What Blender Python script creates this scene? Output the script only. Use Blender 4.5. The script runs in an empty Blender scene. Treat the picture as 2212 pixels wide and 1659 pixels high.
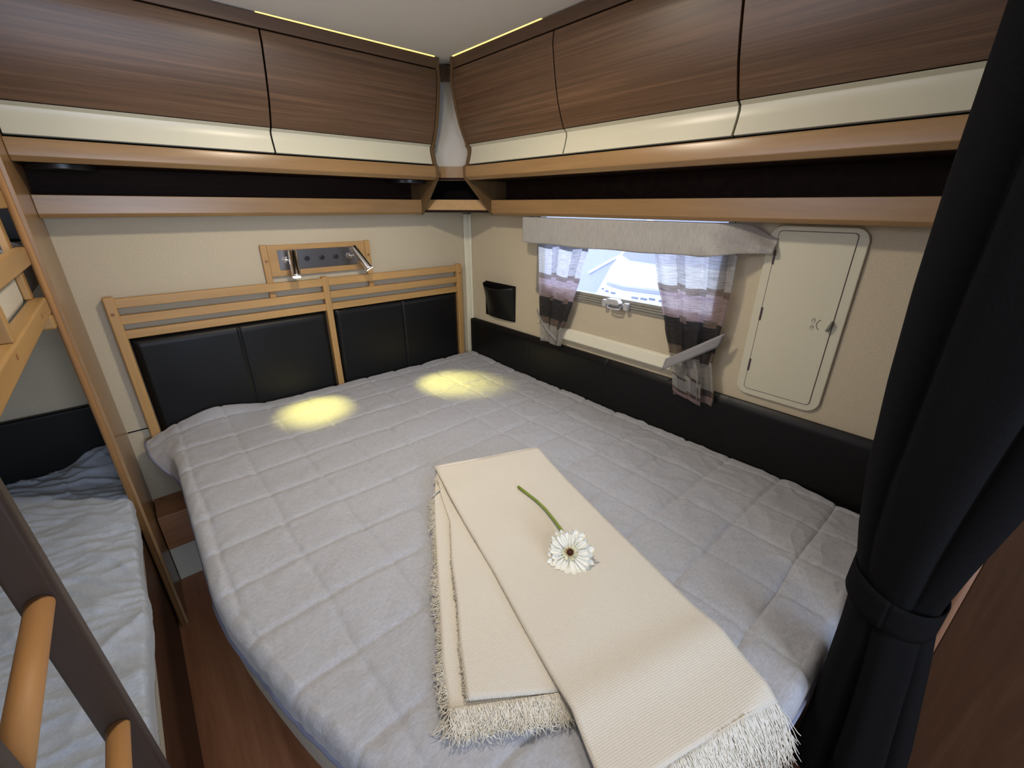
import bpy, bmesh, math, random
from mathutils import Vector, Matrix, noise
random.seed(7)
S = bpy.context.scene
COL = S.collection
PI = math.pi

# ------------------------------------------------------------------ camera
cam = bpy.data.objects.new('camera', bpy.data.cameras.new('camera'))
COL.objects.link(cam); S.camera = cam
R_ = Vector((0.75157029, -0.6596376, 0.00451037))
U_ = Vector((0.25094817, 0.29223245, 0.92283542))
F_ = Vector((0.61005502, 0.69244381, -0.38516808))
m = Matrix((R_, U_, -F_)).transposed().to_4x4()
m.translation = Vector((-1.5794724, -2.1963553, 1.36629841))
cam.matrix_world = m
cam.data.sensor_width = 36; cam.data.lens = 924.16 / 2212 * 36
cam.data.clip_start = 0.01; cam.data.clip_end = 200

# ------------------------------------------------------------------ world and lights
W = bpy.data.worlds.new('world'); S.world = W; W.use_nodes = True
bg = W.node_tree.nodes['Background']
bg.inputs[0].default_value = (0.74, 0.80, 1.0, 1); bg.inputs[1].default_value = 3.4

def area(name, loc, target, sx, sy, power, color, shape='RECTANGLE', spread=PI):
    l = bpy.data.lights.new(name, 'AREA'); l.shape = shape; l.size = sx; l.size_y = sy
    l.energy = power; l.color = color; l.spread = spread
    o = bpy.data.objects.new(name, l); COL.objects.link(o); o.location = loc
    o.rotation_euler = (Vector(target) - Vector(loc)).to_track_quat('-Z', 'Y').to_euler()
    return o
WARM = (1.0, 0.87, 0.68); DAY = (0.62, 0.76, 1.0)
area('bedroom_ceiling_light', (-1.02, -1.08, 1.925), (-1.02, -1.08, 0), 0.15, 0.15, 12.5, WARM, 'DISK')
area('aisle_ceiling_light', (-1.3, -3.1, 1.90), (-1.3, -3.1, 0), 0.3, 0.3, 6, WARM, 'DISK')
area('bunk_window_daylight', (-2.46, -1.25, 1.58), (-0.5, -1.5, 1.2), 1.25, 0.42, 11, (0.84, 0.84, 1.0))
area('rear_window_daylight', (-1.35, -4.3, 1.30), (-1.1, -1.0, 0.5), 1.4, 0.8, 46, DAY)
area('bed_window_daylight', (0.20, -1.05, 1.15), (-1.2, -1.3, 0.7), 0.95, 0.32, 3.0, (0.75, 0.84, 1.0))

def spot(name, loc, target, power, deg):
    l = bpy.data.lights.new(name, 'SPOT'); l.energy = power; l.color = (1.0, 0.87, 0.19)
    l.spot_size = math.radians(deg); l.spot_blend = 1.0; l.shadow_soft_size = 0.008
    o = bpy.data.objects.new(name, l); COL.objects.link(o); o.location = loc
    o.rotation_euler = (Vector(target) - Vector(loc)).to_track_quat('-Z', 'Y').to_euler()
spot('left_reading_light', (-1.021, -0.118, 1.052), (-1.087, -0.28, 0.5), 34, 38)
spot('right_reading_light', (-0.668, -0.118, 1.062), (-0.425, -0.42, 0.5), 44, 37)

S.view_settings.view_transform = 'Standard'; S.view_settings.look = 'None'
S.view_settings.gamma = 1; S.view_settings.exposure = 0.0; S.view_settings.use_curve_mapping = False

# ------------------------------------------------------------------ materials
def newmat(name):
    mt = bpy.data.materials.new(name); mt.use_nodes = True
    nt = mt.node_tree; return mt, nt, nt.nodes['Principled BSDF']
def ramp(nt, fac, stops):
    r = nt.nodes.new('ShaderNodeValToRGB')
    while len(r.color_ramp.elements) < len(stops): r.color_ramp.elements.new(0.5)
    for e, (p, c) in zip(r.color_ramp.elements, stops):
        e.position = p; e.color = (*c, 1)
    nt.links.new(fac, r.inputs[0]); return r
def coords(nt, scale=(1, 1, 1), rot=(0, 0, 0), kind='Object'):
    tc = nt.nodes.new('ShaderNodeTexCoord'); mp = nt.nodes.new('ShaderNodeMapping')
    mp.inputs['Scale'].default_value = scale; mp.inputs['Rotation'].default_value = rot
    nt.links.new(tc.outputs[kind], mp.inputs[0]); return mp.outputs[0]
def noise_tex(nt, vec, scale, detail=4, rough=0.5, dist=0):
    n = nt.nodes.new('ShaderNodeTexNoise'); n.inputs['Scale'].default_value = scale
    n.inputs['Detail'].default_value = detail; n.inputs['Roughness'].default_value = rough
    n.inputs['Distortion'].default_value = dist
    nt.links.new(vec, n.inputs['Vector']); return n.outputs['Fac']
def bump(nt, b, h, strength, dist=0.002):
    n = nt.nodes.new('ShaderNodeBump'); n.inputs['Strength'].default_value = strength
    n.inputs['Distance'].default_value = dist
    nt.links.new(h, n.inputs['Height']); nt.links.new(n.outputs[0], b.inputs['Normal'])
def math_node(nt, op, a, b=None):
    n = nt.nodes.new('ShaderNodeMath'); n.operation = op
    for i, v in enumerate((a, b)):
        if v is None: continue
        if isinstance(v, (int, float)): n.inputs[i].default_value = v
        else: nt.links.new(v, n.inputs[i])
    return n.outputs[0]

def plain(name, c, rough=0.5, metal=0, spec=0.5, noise_amt=0.0, nscale=60, bstr=0.0, bscale=200, bdist=0.001):
    mt, nt, b = newmat(name)
    b.inputs['Base Color'].default_value = (*c, 1); b.inputs['Roughness'].default_value = rough
    b.inputs['Metallic'].default_value = metal; b.inputs['Specular IOR Level'].default_value = spec
    v = coords(nt)
    if noise_amt:
        f = noise_tex(nt, v, nscale)
        r = ramp(nt, f, [(0.3, tuple(x * (1 - noise_amt) for x in c)), (0.7, tuple(min(1, x * (1 + noise_amt)) for x in c))])
        nt.links.new(r.outputs[0], b.inputs['Base Color'])
    if bstr: bump(nt, b, noise_tex(nt, v, bscale, 3), bstr, bdist)
    return mt

def wood(name, dark, mid, light, axis='x', rough=0.4, fine=1.0, spec=0.5, coat=0.0):
    mt, nt, b = newmat(name)
    long = 1.3; cross = 26 * fine
    sc = {'x': (long, cross, cross), 'y': (cross, long, cross), 'z': (cross, cross, long)}[axis]
    v = coords(nt, sc)
    f1 = noise_tex(nt, v, 1.0, 6, 0.65, 0.6)
    sc2 = tuple(s * 5 if s > 5 else s * 2.5 for s in sc)
    f2 = noise_tex(nt, coords(nt, sc2), 1.0, 5, 0.7, 0.2)
    mix = math_node(nt, 'ADD', math_node(nt, 'MULTIPLY', f1, 0.66), math_node(nt, 'MULTIPLY', f2, 0.34))
    r = ramp(nt, mix, [(0.34, dark), (0.5, mid), (0.64, light)])
    nt.links.new(r.outputs[0], b.inputs['Base Color'])
    b.inputs['Roughness'].default_value = rough; b.inputs['Specular IOR Level'].default_value = spec
    b.inputs['Coat Weight'].default_value = coat; b.inputs['Coat Roughness'].default_value = 0.25
    bump(nt, b, f2, 0.12, 0.0006)
    return mt

def sc3(c, k): return tuple(x * k for x in c)
WAL = (0.112, 0.062, 0.033); RAILC = (0.29, 0.172, 0.074); BEE = (0.45, 0.265, 0.098)
M = {}
for ax in 'xy':
    M['walnut_' + ax] = wood('walnut_veneer_' + ax, sc3(WAL, 0.62), WAL, sc3(WAL, 1.55), ax, 0.38, 3.0)
    M['rail_' + ax] = wood('shelf_rail_wood_' + ax, sc3(RAILC, 0.78), RAILC, sc3(RAILC, 1.22), ax, 0.30, 0.5)
    M['valance_' + ax] = wood('cornice_wood_' + ax, sc3(WAL, 0.70), sc3(WAL, .95), sc3(WAL, 1.25), ax, 0.4)
for ax in 'xyz':
    M['beech_' + ax] = wood('beech_' + ax, sc3(BEE, 0.85), BEE, sc3(BEE, 1.12), ax, 0.42, 0.5)
    M['bunk_' + ax] = wood('bunk_beech_' + ax, sc3(BEE, 0.74), sc3(BEE, .86), sc3(BEE, .98), ax, 0.45, 0.4)
M['panel_z'] = wood('partition_wood', (0.25, 0.145, 0.066), (0.30, 0.18, 0.085), (0.35, 0.215, 0.105), 'z', 0.28, 0.6)
M['gable'] = wood('gable_wood', sc3(RAILC, 0.34), sc3(RAILC, 0.45), sc3(RAILC, 0.55), 'z', 0.4, 0.6)
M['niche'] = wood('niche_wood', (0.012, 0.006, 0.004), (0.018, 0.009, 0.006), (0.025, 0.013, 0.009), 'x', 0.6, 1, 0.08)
M['edge_orange'] = wood('partition_edging', (0.27, 0.135, 0.05), (0.32, 0.165, 0.062), (0.37, 0.20, 0.08), 'z', 0.5, 0.5, 0.25)
M['ladder_z'] = wood('ladder_post_wood', (0.034, 0.021, 0.014), (0.045, 0.028, 0.019), (0.060, 0.038, 0.027), 'z', 0.5, 0.5)
M['rung'] = wood('ladder_rung_wood', (0.36, 0.18, 0.062), (0.43, 0.22, 0.078), (0.50, 0.265, 0.10), 'y', 0.6, 0.4)
M['ward'] = wood('wardrobe_wood', (0.040, 0.019, 0.010), (0.060, 0.029, 0.015), (0.088, 0.045, 0.024), 'z', 0.45, 0.5)
M['ward_edge'] = plain('wardrobe_edge', (0.22, 0.115, 0.068), 0.4)
M['floor'] = wood('floor_boards', (0.30, 0.115, 0.052), (0.42, 0.175, 0.082), (0.52, 0.24, 0.115), 'y', 0.36, 0.5)
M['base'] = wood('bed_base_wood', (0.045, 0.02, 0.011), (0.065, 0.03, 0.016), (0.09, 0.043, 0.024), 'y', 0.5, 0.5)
M['bunkbase'] = wood('bunk_base_wood', (0.075, 0.033, 0.018), (0.10, 0.046, 0.024), (0.13, 0.06, 0.033), 'y', 0.45, 0.5)
M['box'] = wood('step_box_wood', (0.30, 0.13, 0.055), (0.38, 0.17, 0.07), (0.46, 0.22, 0.095), 'x', 0.3, 0.5)
M['plug'] = plain('wood_plug', (0.26, 0.10, 0.04), 0.45)
M['ivory'] = plain('ivory_laminate', (0.60, 0.58, 0.45), 0.34)
M['white_trim'] = plain('cream_plastic', (0.76, 0.74, 0.61), 0.35)
M['hatch'] = plain('hatch_plastic', (0.62, 0.60, 0.47), 0.5, bstr=0.05, bscale=500)
M['ceil'] = plain('ceiling_board', (0.80, 0.77, 0.71), 0.85, noise_amt=0.02, nscale=300)
M['wall'] = plain('wallpaper', (0.545, 0.478, 0.352), 0.85, noise_amt=0.05, nscale=160, bstr=0.5, bscale=240, bdist=0.002)
M['cornerwall'] = plain('corner_panel', (0.50, 0.48, 0.44), 0.8)
M['leather'] = plain('black_leather', (0.0045, 0.0045, 0.005), 0.42, spec=0.28, noise_amt=0.1, bstr=0.18, bscale=420, bdist=0.0008)
M['black'] = plain('black_plastic', (0.012, 0.012, 0.013), 0.35)
M['gap'] = plain('shadow_gap', (0.004, 0.003, 0.003), 0.8, spec=0.05)
M['chrome'] = plain('chrome', (0.78, 0.77, 0.75), 0.14, 1)
M['mirror'] = plain('polished_steel', (0.24, 0.225, 0.22), 0.30, 1)
M['brown_hinge'] = plain('hinge_brown', (0.07, 0.045, 0.05), 0.5)
M['icon'] = plain('icon_ink', (0.22, 0.22, 0.20), 0.5)
M['alu'] = plain('window_profile', (0.27, 0.26, 0.225), 0.4)
M['clear_plastic'] = plain('latch_plastic', (0.62, 0.63, 0.66), 0.15, 0.3)
M['mattress'] = plain('mattress_ticking', (0.60, 0.57, 0.50), 0.9, noise_amt=0.08, nscale=200, bstr=0.3, bscale=300)
M['stem'] = plain('flower_stem', (0.22, 0.30, 0.045), 0.5)
M['petal'] = plain('petal', (0.88, 0.88, 0.80), 0.6)
M['petal_in'] = plain('petal_inner', (0.80, 0.80, 0.58), 0.6)
M['disc'] = plain('flower_disc', (0.05, 0.012, 0.006), 0.8)
M['stamen'] = plain('flower_stamen', (0.42, 0.20, 0.06), 0.8)
M['out_white'] = plain('vehicle_white', (0.78, 0.82, 0.84), 0.3)
M['out_grey'] = plain('vehicle_grey', (0.42, 0.45, 0.66), 0.3)
M['out_slot'] = plain('vehicle_slot', (0.22, 0.26, 0.38), 0.5)
M['out_ground'] = plain('yard_ground', (0.45, 0.47, 0.50), 0.9)
M['blue_piping'] = plain('blue_piping', (0.22, 0.24, 0.34), 0.8)

def quilt_mat(name, c):
    mt, nt, b = newmat(name)
    v = coords(nt)
    f = noise_tex(nt, v, 130, 5, 0.7)
    f3 = noise_tex(nt, coords(nt, (60, 420, 420)), 1, 3, 0.6)
    mix = math_node(nt, 'ADD', math_node(nt, 'MULTIPLY', f, 0.5), math_node(nt, 'MULTIPLY', f3, 0.5))
    r = ramp(nt, mix, [(0.34, sc3(c, 0.84)), (0.66, sc3(c, 1.16))])
    nt.links.new(r.outputs[0], b.inputs['Base Color']); b.inputs['Roughness'].default_value = 0.75
    b.inputs['Sheen Weight'].default_value = 0.25
    h = math_node(nt, 'ADD', noise_tex(nt, v, 14, 5, 0.6, 0.8), math_node(nt, 'MULTIPLY', f3, 0.15))
    h = math_node(nt, 'ADD', h, math_node(nt, 'MULTIPLY', noise_tex(nt, v, 45, 4, 0.6, 1.5), 0.35))
    bump(nt, b, h, 0.5, 0.006)
    return mt
M['quilt'] = quilt_mat('quilted_cover', (0.405, 0.420, 0.470))
M['quilt_bunk'] = quilt_mat('bunk_cover', (0.40, 0.45, 0.54))

def throw_mat():
    mt, nt, b = newmat('woven_cream')
    b.inputs['Roughness'].default_value = 0.9; b.inputs['Sheen Weight'].default_value = 0.2
    v = coords(nt, (1, 1, 1), (0, 0, math.radians(16)))
    w1 = nt.nodes.new('ShaderNodeTexWave'); w1.inputs['Scale'].default_value = 76; w1.bands_direction = 'X'
    w1.inputs['Distortion'].default_value = 1.6; w1.inputs['Detail Scale'].default_value = 0.4
    w2 = nt.nodes.new('ShaderNodeTexWave'); w2.inputs['Scale'].default_value = 76; w2.bands_direction = 'Y'
    w2.inputs['Distortion'].default_value = 1.6; w2.inputs['Detail Scale'].default_value = 0.4
    nt.links.new(v, w1.inputs[0]); nt.links.new(v, w2.inputs[0])
    h = math_node(nt, 'MULTIPLY', w1.outputs['Fac'], w2.outputs['Fac'])
    r = ramp(nt, h, [(0.0, (0.66, 0.622, 0.55)), (0.6, (0.76, 0.718, 0.64))])
    nt.links.new(r.outputs[0], b.inputs['Base Color']); bump(nt, b, h, 0.35, 0.002)
    return mt
M['throw'] = throw_mat()
M['fringe'] = plain('fringe_yarn', (0.80, 0.76, 0.67), 0.9)

def navy_mat():
    mt, nt, b = newmat('navy_curtain_cloth')
    f = noise_tex(nt, coords(nt), 700, 3)
    r = ramp(nt, f, [(0.3, (0.0042, 0.0043, 0.0050)), (0.7, (0.0080, 0.0082, 0.0092))])
    nt.links.new(r.outputs[0], b.inputs['Base Color']); b.inputs['Roughness'].default_value = 0.9
    b.inputs['Sheen Weight'].default_value = 0.0; b.inputs['Specular IOR Level'].default_value = 0.06
    bump(nt, b, f, 0.3, 0.0006)
    return mt
M['navy'] = navy_mat()

def emit(name, c, s):
    mt, nt, b = newmat(name)
    b.inputs['Emission Color'].default_value = (*c, 1); b.inputs['Emission Strength'].default_value = s
    b.inputs['Base Color'].default_value = (*c, 1)
    return mt
M['lens'] = emit('lamp_lens', (1.0, 0.93, 0.75), 14)
M['led'] = emit('led_strip', (1.0, 0.72, 0.18), 2.2)

def glass_mat():
    mt = bpy.data.materials.new('window_acrylic'); mt.use_nodes = True; nt = mt.node_tree
    nt.nodes.clear(); o = nt.nodes.new('ShaderNodeOutputMaterial')
    t = nt.nodes.new('ShaderNodeBsdfTransparent'); t.inputs[0].default_value = (0.93, 0.96, 1, 1)
    g = nt.nodes.new('ShaderNodeBsdfGlossy'); g.inputs['Roughness'].default_value = 0.03
    mx = nt.nodes.new('ShaderNodeMixShader'); mx.inputs[0].default_value = 0.05
    nt.links.new(t.outputs[0], mx.inputs[1]); nt.links.new(g.outputs[0], mx.inputs[2]); nt.links.new(mx.outputs[0], o.inputs[0])
    return mt
M['glass'] = glass_mat()

def plaid_mat():
    """sheer checked curtain cloth: bands run along the cloth's own height (UV v)"""
    mt = bpy.data.materials.new('sheer_check'); mt.use_nodes = True; nt = mt.node_tree
    nt.nodes.clear(); o = nt.nodes.new('ShaderNodeOutputMaterial')
    tc = nt.nodes.new('ShaderNodeTexCoord'); sp = nt.nodes.new('ShaderNodeSeparateXYZ')
    nt.links.new(tc.outputs['UV'], sp.inputs[0])
    u, v = sp.outputs[0], sp.outputs[1]
    G = (0.34, 0.33, 0.33); P_ = (0.36, 0.27, 0.27); K = (0.055, 0.053, 0.055); B = (0.20, 0.155, 0.13); WH = (0.52, 0.51, 0.50); D = (0.10, 0.09, 0.09)
    def bands(lst):
        r = ramp(nt, v, lst); r.color_ramp.interpolation = 'CONSTANT'; return r.outputs[0]
    c1 = bands([(0, P_), (.05, B), (.09, WH), (.28, B), (.34, K), (.52, P_), (.68, B), (.725, WH), (.94, D)])
    c2 = bands([(0, P_), (.05, D), (.09, G), (.26, D), (.33, K), (.50, B), (.54, P_), (.70, B), (.74, G), (.955, D)])
    wv = nt.nodes.new('ShaderNodeMath'); wv.operation = 'MODULO'
    nt.links.new(math_node(nt, 'MULTIPLY', u, 2.3), wv.inputs[0]); wv.inputs[1].default_value = 1
    sel = math_node(nt, 'GREATER_THAN', wv.outputs[0], 0.62)
    mx = nt.nodes.new('ShaderNodeMix'); mx.data_type = 'RGBA'
    nt.links.new(sel, mx.inputs[0]); nt.links.new(c1, mx.inputs[6]); nt.links.new(c2, mx.inputs[7])
    mp = nt.nodes.new('ShaderNodeMapping'); mp.inputs['Scale'].default_value = (6, 150, 1)
    nt.links.new(tc.outputs['UV'], mp.inputs[0])
    th = noise_tex(nt, mp.outputs[0], 1, 3, 0.7)
    mp2 = nt.nodes.new('ShaderNodeMapping'); mp2.inputs['Scale'].default_value = (220, 4, 1)
    nt.links.new(tc.outputs['UV'], mp2.inputs[0])
    th2 = noise_tex(nt, mp2.outputs[0], 1, 3, 0.7)
    k = math_node(nt, 'MAXIMUM', math_node(nt, 'ADD', math_node(nt, 'ADD', math_node(nt, 'MULTIPLY', th, 2.1), math_node(nt, 'MULTIPLY', th2, 1.1)), -0.6), 0.15)
    mul = nt.nodes.new('ShaderNodeMix'); mul.data_type = 'RGBA'; mul.blend_type = 'MULTIPLY'; mul.inputs[0].default_value = 1
    nt.links.new(mx.outputs[2], mul.inputs[6]); nt.links.new(k, mul.inputs[7])
    d = nt.nodes.new('ShaderNodeBsdfDiffuse'); t = nt.nodes.new('ShaderNodeBsdfTranslucent'); tr = nt.nodes.new('ShaderNodeBsdfTransparent')
    nt.links.new(mul.outputs[2], d.inputs[0]); nt.links.new(mul.outputs[2], t.inputs[0])
    m1 = nt.nodes.new('ShaderNodeMixShader'); m1.inputs[0].default_value = 0.5
    nt.links.new(d.outputs[0], m1.inputs[1]); nt.links.new(t.outputs[0], m1.inputs[2])
    # the darker the yarn, the denser the cloth
    lum = nt.nodes.new('ShaderNodeRGBToBW'); nt.links.new(mul.outputs[2], lum.inputs[0])
    a = math_node(nt, 'MULTIPLY', lum.outputs[0], 0.48)
    m2 = nt.nodes.new('ShaderNodeMixShader'); nt.links.new(a, m2.inputs[0])
    nt.links.new(m1.outputs[0], m2.inputs[1]); nt.links.new(tr.outputs[0], m2.inputs[2])
    nt.links.new(m2.outputs[0], o.inputs[0])
    return mt
M['plaid'] = plaid_mat()
def slub_mat():
    mt, nt, b = newmat('grey_slub_cloth')
    f = noise_tex(nt, coords(nt, (300, 300, 28)), 1, 4, 0.7)
    r = ramp(nt, f, [(0.3, (0.33, 0.32, 0.305)), (0.62, (0.45, 0.44, 0.425))])
    nt.links.new(r.outputs[0], b.inputs['Base Color']); b.inputs['Roughness'].default_value = 0.6
    b.inputs['Sheen Weight'].default_value = 0.2
    bump(nt, b, f, 0.35, 0.001); return mt
M['greycloth'] = slub_mat()
M['tie_cloth'] = plain('tie_band_cloth', (0.27, 0.265, 0.275), 0.6, noise_amt=0.06, nscale=200, bstr=0.1)

# ------------------------------------------------------------------ mesh helpers
class MB:
    def __init__(s): s.v = []; s.f = []; s.uv = None
    def add(s, V, F):
        n = len(s.v); s.v += [tuple(p) for p in V]; s.f += [tuple(i + n for i in f) for f in F]; return s
    def box(s, x0, x1, y0, y1, z0, z1):
        x0, x1 = sorted((x0, x1)); y0, y1 = sorted((y0, y1)); z0, z1 = sorted((z0, z1))
        V = [(x, y, z) for x in (x0, x1) for y in (y0, y1) for z in (z0, z1)]
        return s.add(V, [(0, 1, 3, 2), (4, 6, 7, 5), (0, 4, 5, 1), (2, 3, 7, 6), (0, 2, 6, 4), (1, 5, 7, 3)])
    def hexa(s, b, t):
        return s.add(list(b) + list(t), [(3, 2, 1, 0), (4, 5, 6, 7), (0, 1, 5, 4), (1, 2, 6, 5), (2, 3, 7, 6), (3, 0, 4, 7)])
    def bar(s, p, q, w, h, up=(0, 0, 1)):
        p = Vector(p); q = Vector(q); d = (q - p).normalized(); up = Vector(up)
        a = d.cross(up).normalized() * w / 2; b = a.cross(d).normalized() * h / 2
        return s.hexa([p - a - b, p + a - b, p + a + b, p - a + b], [q - a - b, q + a - b, q + a + b, q - a + b])
    def prism(s, poly, lo, hi, fn):
        n = len(poly); V = [fn(*p, lo) for p in poly] + [fn(*p, hi) for p in poly]
        F = [tuple(range(n))[::-1], tuple(range(n, 2 * n))] + [(i, (i + 1) % n, n + (i + 1) % n, n + i) for i in range(n)]
        return s.add(V, F)
    def tube(s, pts, r, n=10, cap=True):
        pts = [Vector(p) for p in pts]; V = []; F = []
        up = None
        for i, p in enumerate(pts):
            d = (pts[min(i + 1, len(pts) - 1)] - pts[max(i - 1, 0)]).normalized()
            if up is None: up = Vector((0, 0, 1)) if abs(d.z) < 0.9 else Vector((1, 0, 0))
            a = d.cross(up).normalized(); b = a.cross(d).normalized(); up = b
            rr = r[i] if isinstance(r, (list, tuple)) else r
            V += [p + (a * math.cos(2 * PI * k / n) + b * math.sin(2 * PI * k / n)) * rr for k in range(n)]
        for i in range(len(pts) - 1):
            for k in range(n):
                F.append((i * n + k, i * n + (k + 1) % n, (i + 1) * n + (k + 1) % n, (i + 1) * n + k))
        if cap: F += [tuple(range(n))[::-1], tuple(range((len(pts) - 1) * n, len(pts) * n))]
        return s.add(V, F)
    def grid(s, fn, nu, nv, uv=False):
        V = [fn(i / nu, j / nv) for i in range(nu + 1) for j in range(nv + 1)]
        F = [(i * (nv + 1) + j, (i + 1) * (nv + 1) + j, (i + 1) * (nv + 1) + j + 1, i * (nv + 1) + j + 1) for i in range(nu) for j in range(nv)]
        if uv: s.uv = [(i / nu, j / nv) for i in range(nu + 1) for j in range(nv + 1)]
        return s.add(V, F)
    def build(s, name, mat, parent=None, smooth=False, bev=0, seg=2, solid=0, kind=None, autosmooth=None):
        org = parent['_o'] if parent is not None and '_o' in parent else (0, 0, 0)
        me = bpy.data.meshes.new(name)
        me.from_pydata([(v[0] - org[0], v[1] - org[1], v[2] - org[2]) for v in s.v], [], s.f)
        me.materials.append(mat)
        if s.uv:
            l = me.uv_layers.new(name='UVMap')
            for lp in me.loops: l.data[lp.index].uv = s.uv[lp.vertex_index]
        b = bmesh.new(); b.from_mesh(me); bmesh.ops.recalc_face_normals(b, faces=b.faces); b.to_mesh(me); b.free()
        if smooth:
            for p in me.polygons: p.use_smooth = True
        o = bpy.data.objects.new(name, me); COL.objects.link(o)
        if solid:
            md = o.modifiers.new('solid', 'SOLIDIFY'); md.thickness = abs(solid); md.offset = 1 if solid > 0 else -1
        if bev:
            md = o.modifiers.new('bevel', 'BEVEL'); md.width = bev; md.segments = seg; md.limit_method = 'ANGLE'; md.angle_limit = 0.6
            for p in me.polygons: p.use_smooth = True
            md.harden_normals = True
        if parent is not None: o.parent = parent
        o['_o'] = (0.0, 0.0, 0.0) if parent is None else tuple(org)
        if kind: o['kind'] = kind
        return o

def thing(name, label, cat, loc, group=None):
    o = bpy.data.objects.new(name, None); COL.objects.link(o); o.location = loc; o.empty_display_size = 0.05
    o['label'] = label; o['category'] = cat; o['_o'] = tuple(float(c) for c in loc)
    if group: o['group'] = group
    return o
def tag(o, label, cat, group=None):
    o['label'] = label; o['category'] = cat
    if group: o['group'] = group
    return o
def struct(o): o['kind'] = 'structure'; return o
def rrect(a0, a1, b0, b1, r, n=8):
    P = []
    for (cx, cy, s) in ((a1 - r, b1 - r, 0), (a0 + r, b1 - r, 1), (a0 + r, b0 + r, 2), (a1 - r, b0 + r, 3)):
        for k in range(n + 1):
            t = (s + k / n) * PI / 2; P.append((cx + r * math.cos(t), cy + r * math.sin(t)))
    return P
def sm(a, b, x):
    t = max(0, min(1, (x - a) / (b - a))); return t * t * (3 - 2 * t)
def N(x, y, z=0): return noise.noise(Vector((x, y, z)))

ZF = -0.19; ZC = 1.95
# ------------------------------------------------------------------ room shell
struct(MB().box(-2.54, 0.08, -4.6, 0.04, ZF - 0.04, ZF).build('floor', M['floor']))
struct(MB().box(-2.54, 0.08, -4.6, 0.04, ZC, ZC + 0.04).build('ceiling', M['ceil']))
struct(MB().box(-2.54, 0.04, 0, 0.04, ZF, ZC).build('wall_back', M['wall']))
wr = MB()
WY0, WY1, WZ0, WZ1 = -1.54, -0.60, 0.80, 1.34     # window opening in the right wall
wr.box(0, 0.04, -4.6, WY0, ZF, ZC); wr.box(0, 0.04, WY1, 0, ZF, ZC)
wr.box(0, 0.04, WY0, WY1, ZF, WZ0); wr.box(0, 0.04, WY0, WY1, WZ1, ZC)
struct(wr.build('wall_right', M['wall']))
struct(MB().box(-2.54, -2.50, -4.6, 0, ZF, ZC).build('wall_left', M['wall']))
struct(MB().box(-2.54, 0.04, -4.64, -4.6, ZF, ZC).build('wall_front', M['wall']))
# corner beading, wall seam
struct(MB().box(-0.034, -0.001, -0.014, -0.001, 0.30, 1.32).build('trim_1', M['white_trim'], bev=0.004))
struct(MB().box(-0.013, -0.0005, -0.040, -0.014, 0.30, 1.32).build('trim_2', M['white_trim'], bev=0.004))
struct(MB().box(-1.745, -1.655, -0.0025, 0.0, 0.496, 0.500).build('trim_3', M['gap']))

# ------------------------------------------------------------------ window
g = MB()
def framebox(mb, y0, y1, z0, z1, w, x0, x1):
    mb.box(x0, x1, y0, y0 + w, z0, z1); mb.box(x0, x1, y1 - w, y1, z0, z1)
    mb.box(x0, x1, y0 + w, y1 - w, z0, z0 + w); mb.box(x0, x1, y0 + w, y1 - w, z1 - w, z1)
win = struct(MB().box(-0.004, 0.03, WY0, WY1, WZ0 - 0.01, 0.962).build('window_1', M['wall']))
win['_o'] = (0.0, 0.0, 0.0)
f = MB(); framebox(f, WY0, WY1, 0.955, WZ1, 0.022, -0.012, 0.03); f.build('window_frame', M['alu'], win, bev=0.003)
f = MB()
for k, (za, zb, xx) in enumerate(((.953, .963, -.016), (.964, .972, -.021), (.973, .982, -.018), (.983, .997, -.014))): f.box(xx, .01, WY0 + .005, WY1 - .005, za, zb)
f.build('window_bottom_profile', M['alu'], win, bev=0.002)
MB().box(0.012, 0.016, WY0 + .02, WY1 - .02, 0.97, WZ1 - 0.02).build('glass_pane', M['glass'], win)
b = MB().prism([(-0.001, .748), (-.024, .748), (-.030, .756), (-.020, .800), (-.012, .806), (-0.001, .806)], -1.45, -0.80, lambda x, z, t: (x, t, z))
cass = tag(b.build('blind_cassette', M['white_trim'], bev=0.003), 'long cream roller blind box below the window', 'blind')
la = thing('window_latch', 'clear grey plastic latch on the lower window frame', 'latch', (-0.02, -1.11, 0.975))
MB().box(-.030, -.018, -1.165, -1.055, .964, .980).build('latch_plate', M['clear_plastic'], la, bev=.004)
for y in (-1.167, -1.055): MB().box(-.040, -.016, y - .011, y + .011, .956, .988).build('latch_foot', M['clear_plastic'], la, bev=.005)
hd = MB()
hd.prism([(-1.15, .985), (-1.135, 1.000), (-1.085, 1.000), (-1.07, .985), (-1.08, .976), (-1.14, .976)], -.058, -.030, lambda y, z, x: (x, y, z))
hd.build('latch_lever', M['clear_plastic'], la, bev=.004)
MB().tube([(-.034, -1.142, .966), (-.044, -1.140, .958), (-.047, -1.11, .956), (-.044, -1.080, .958), (-.034, -1.078, .966)], .0035, 8).build('latch_bail', M['clear_plastic'], la, smooth=True)

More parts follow.
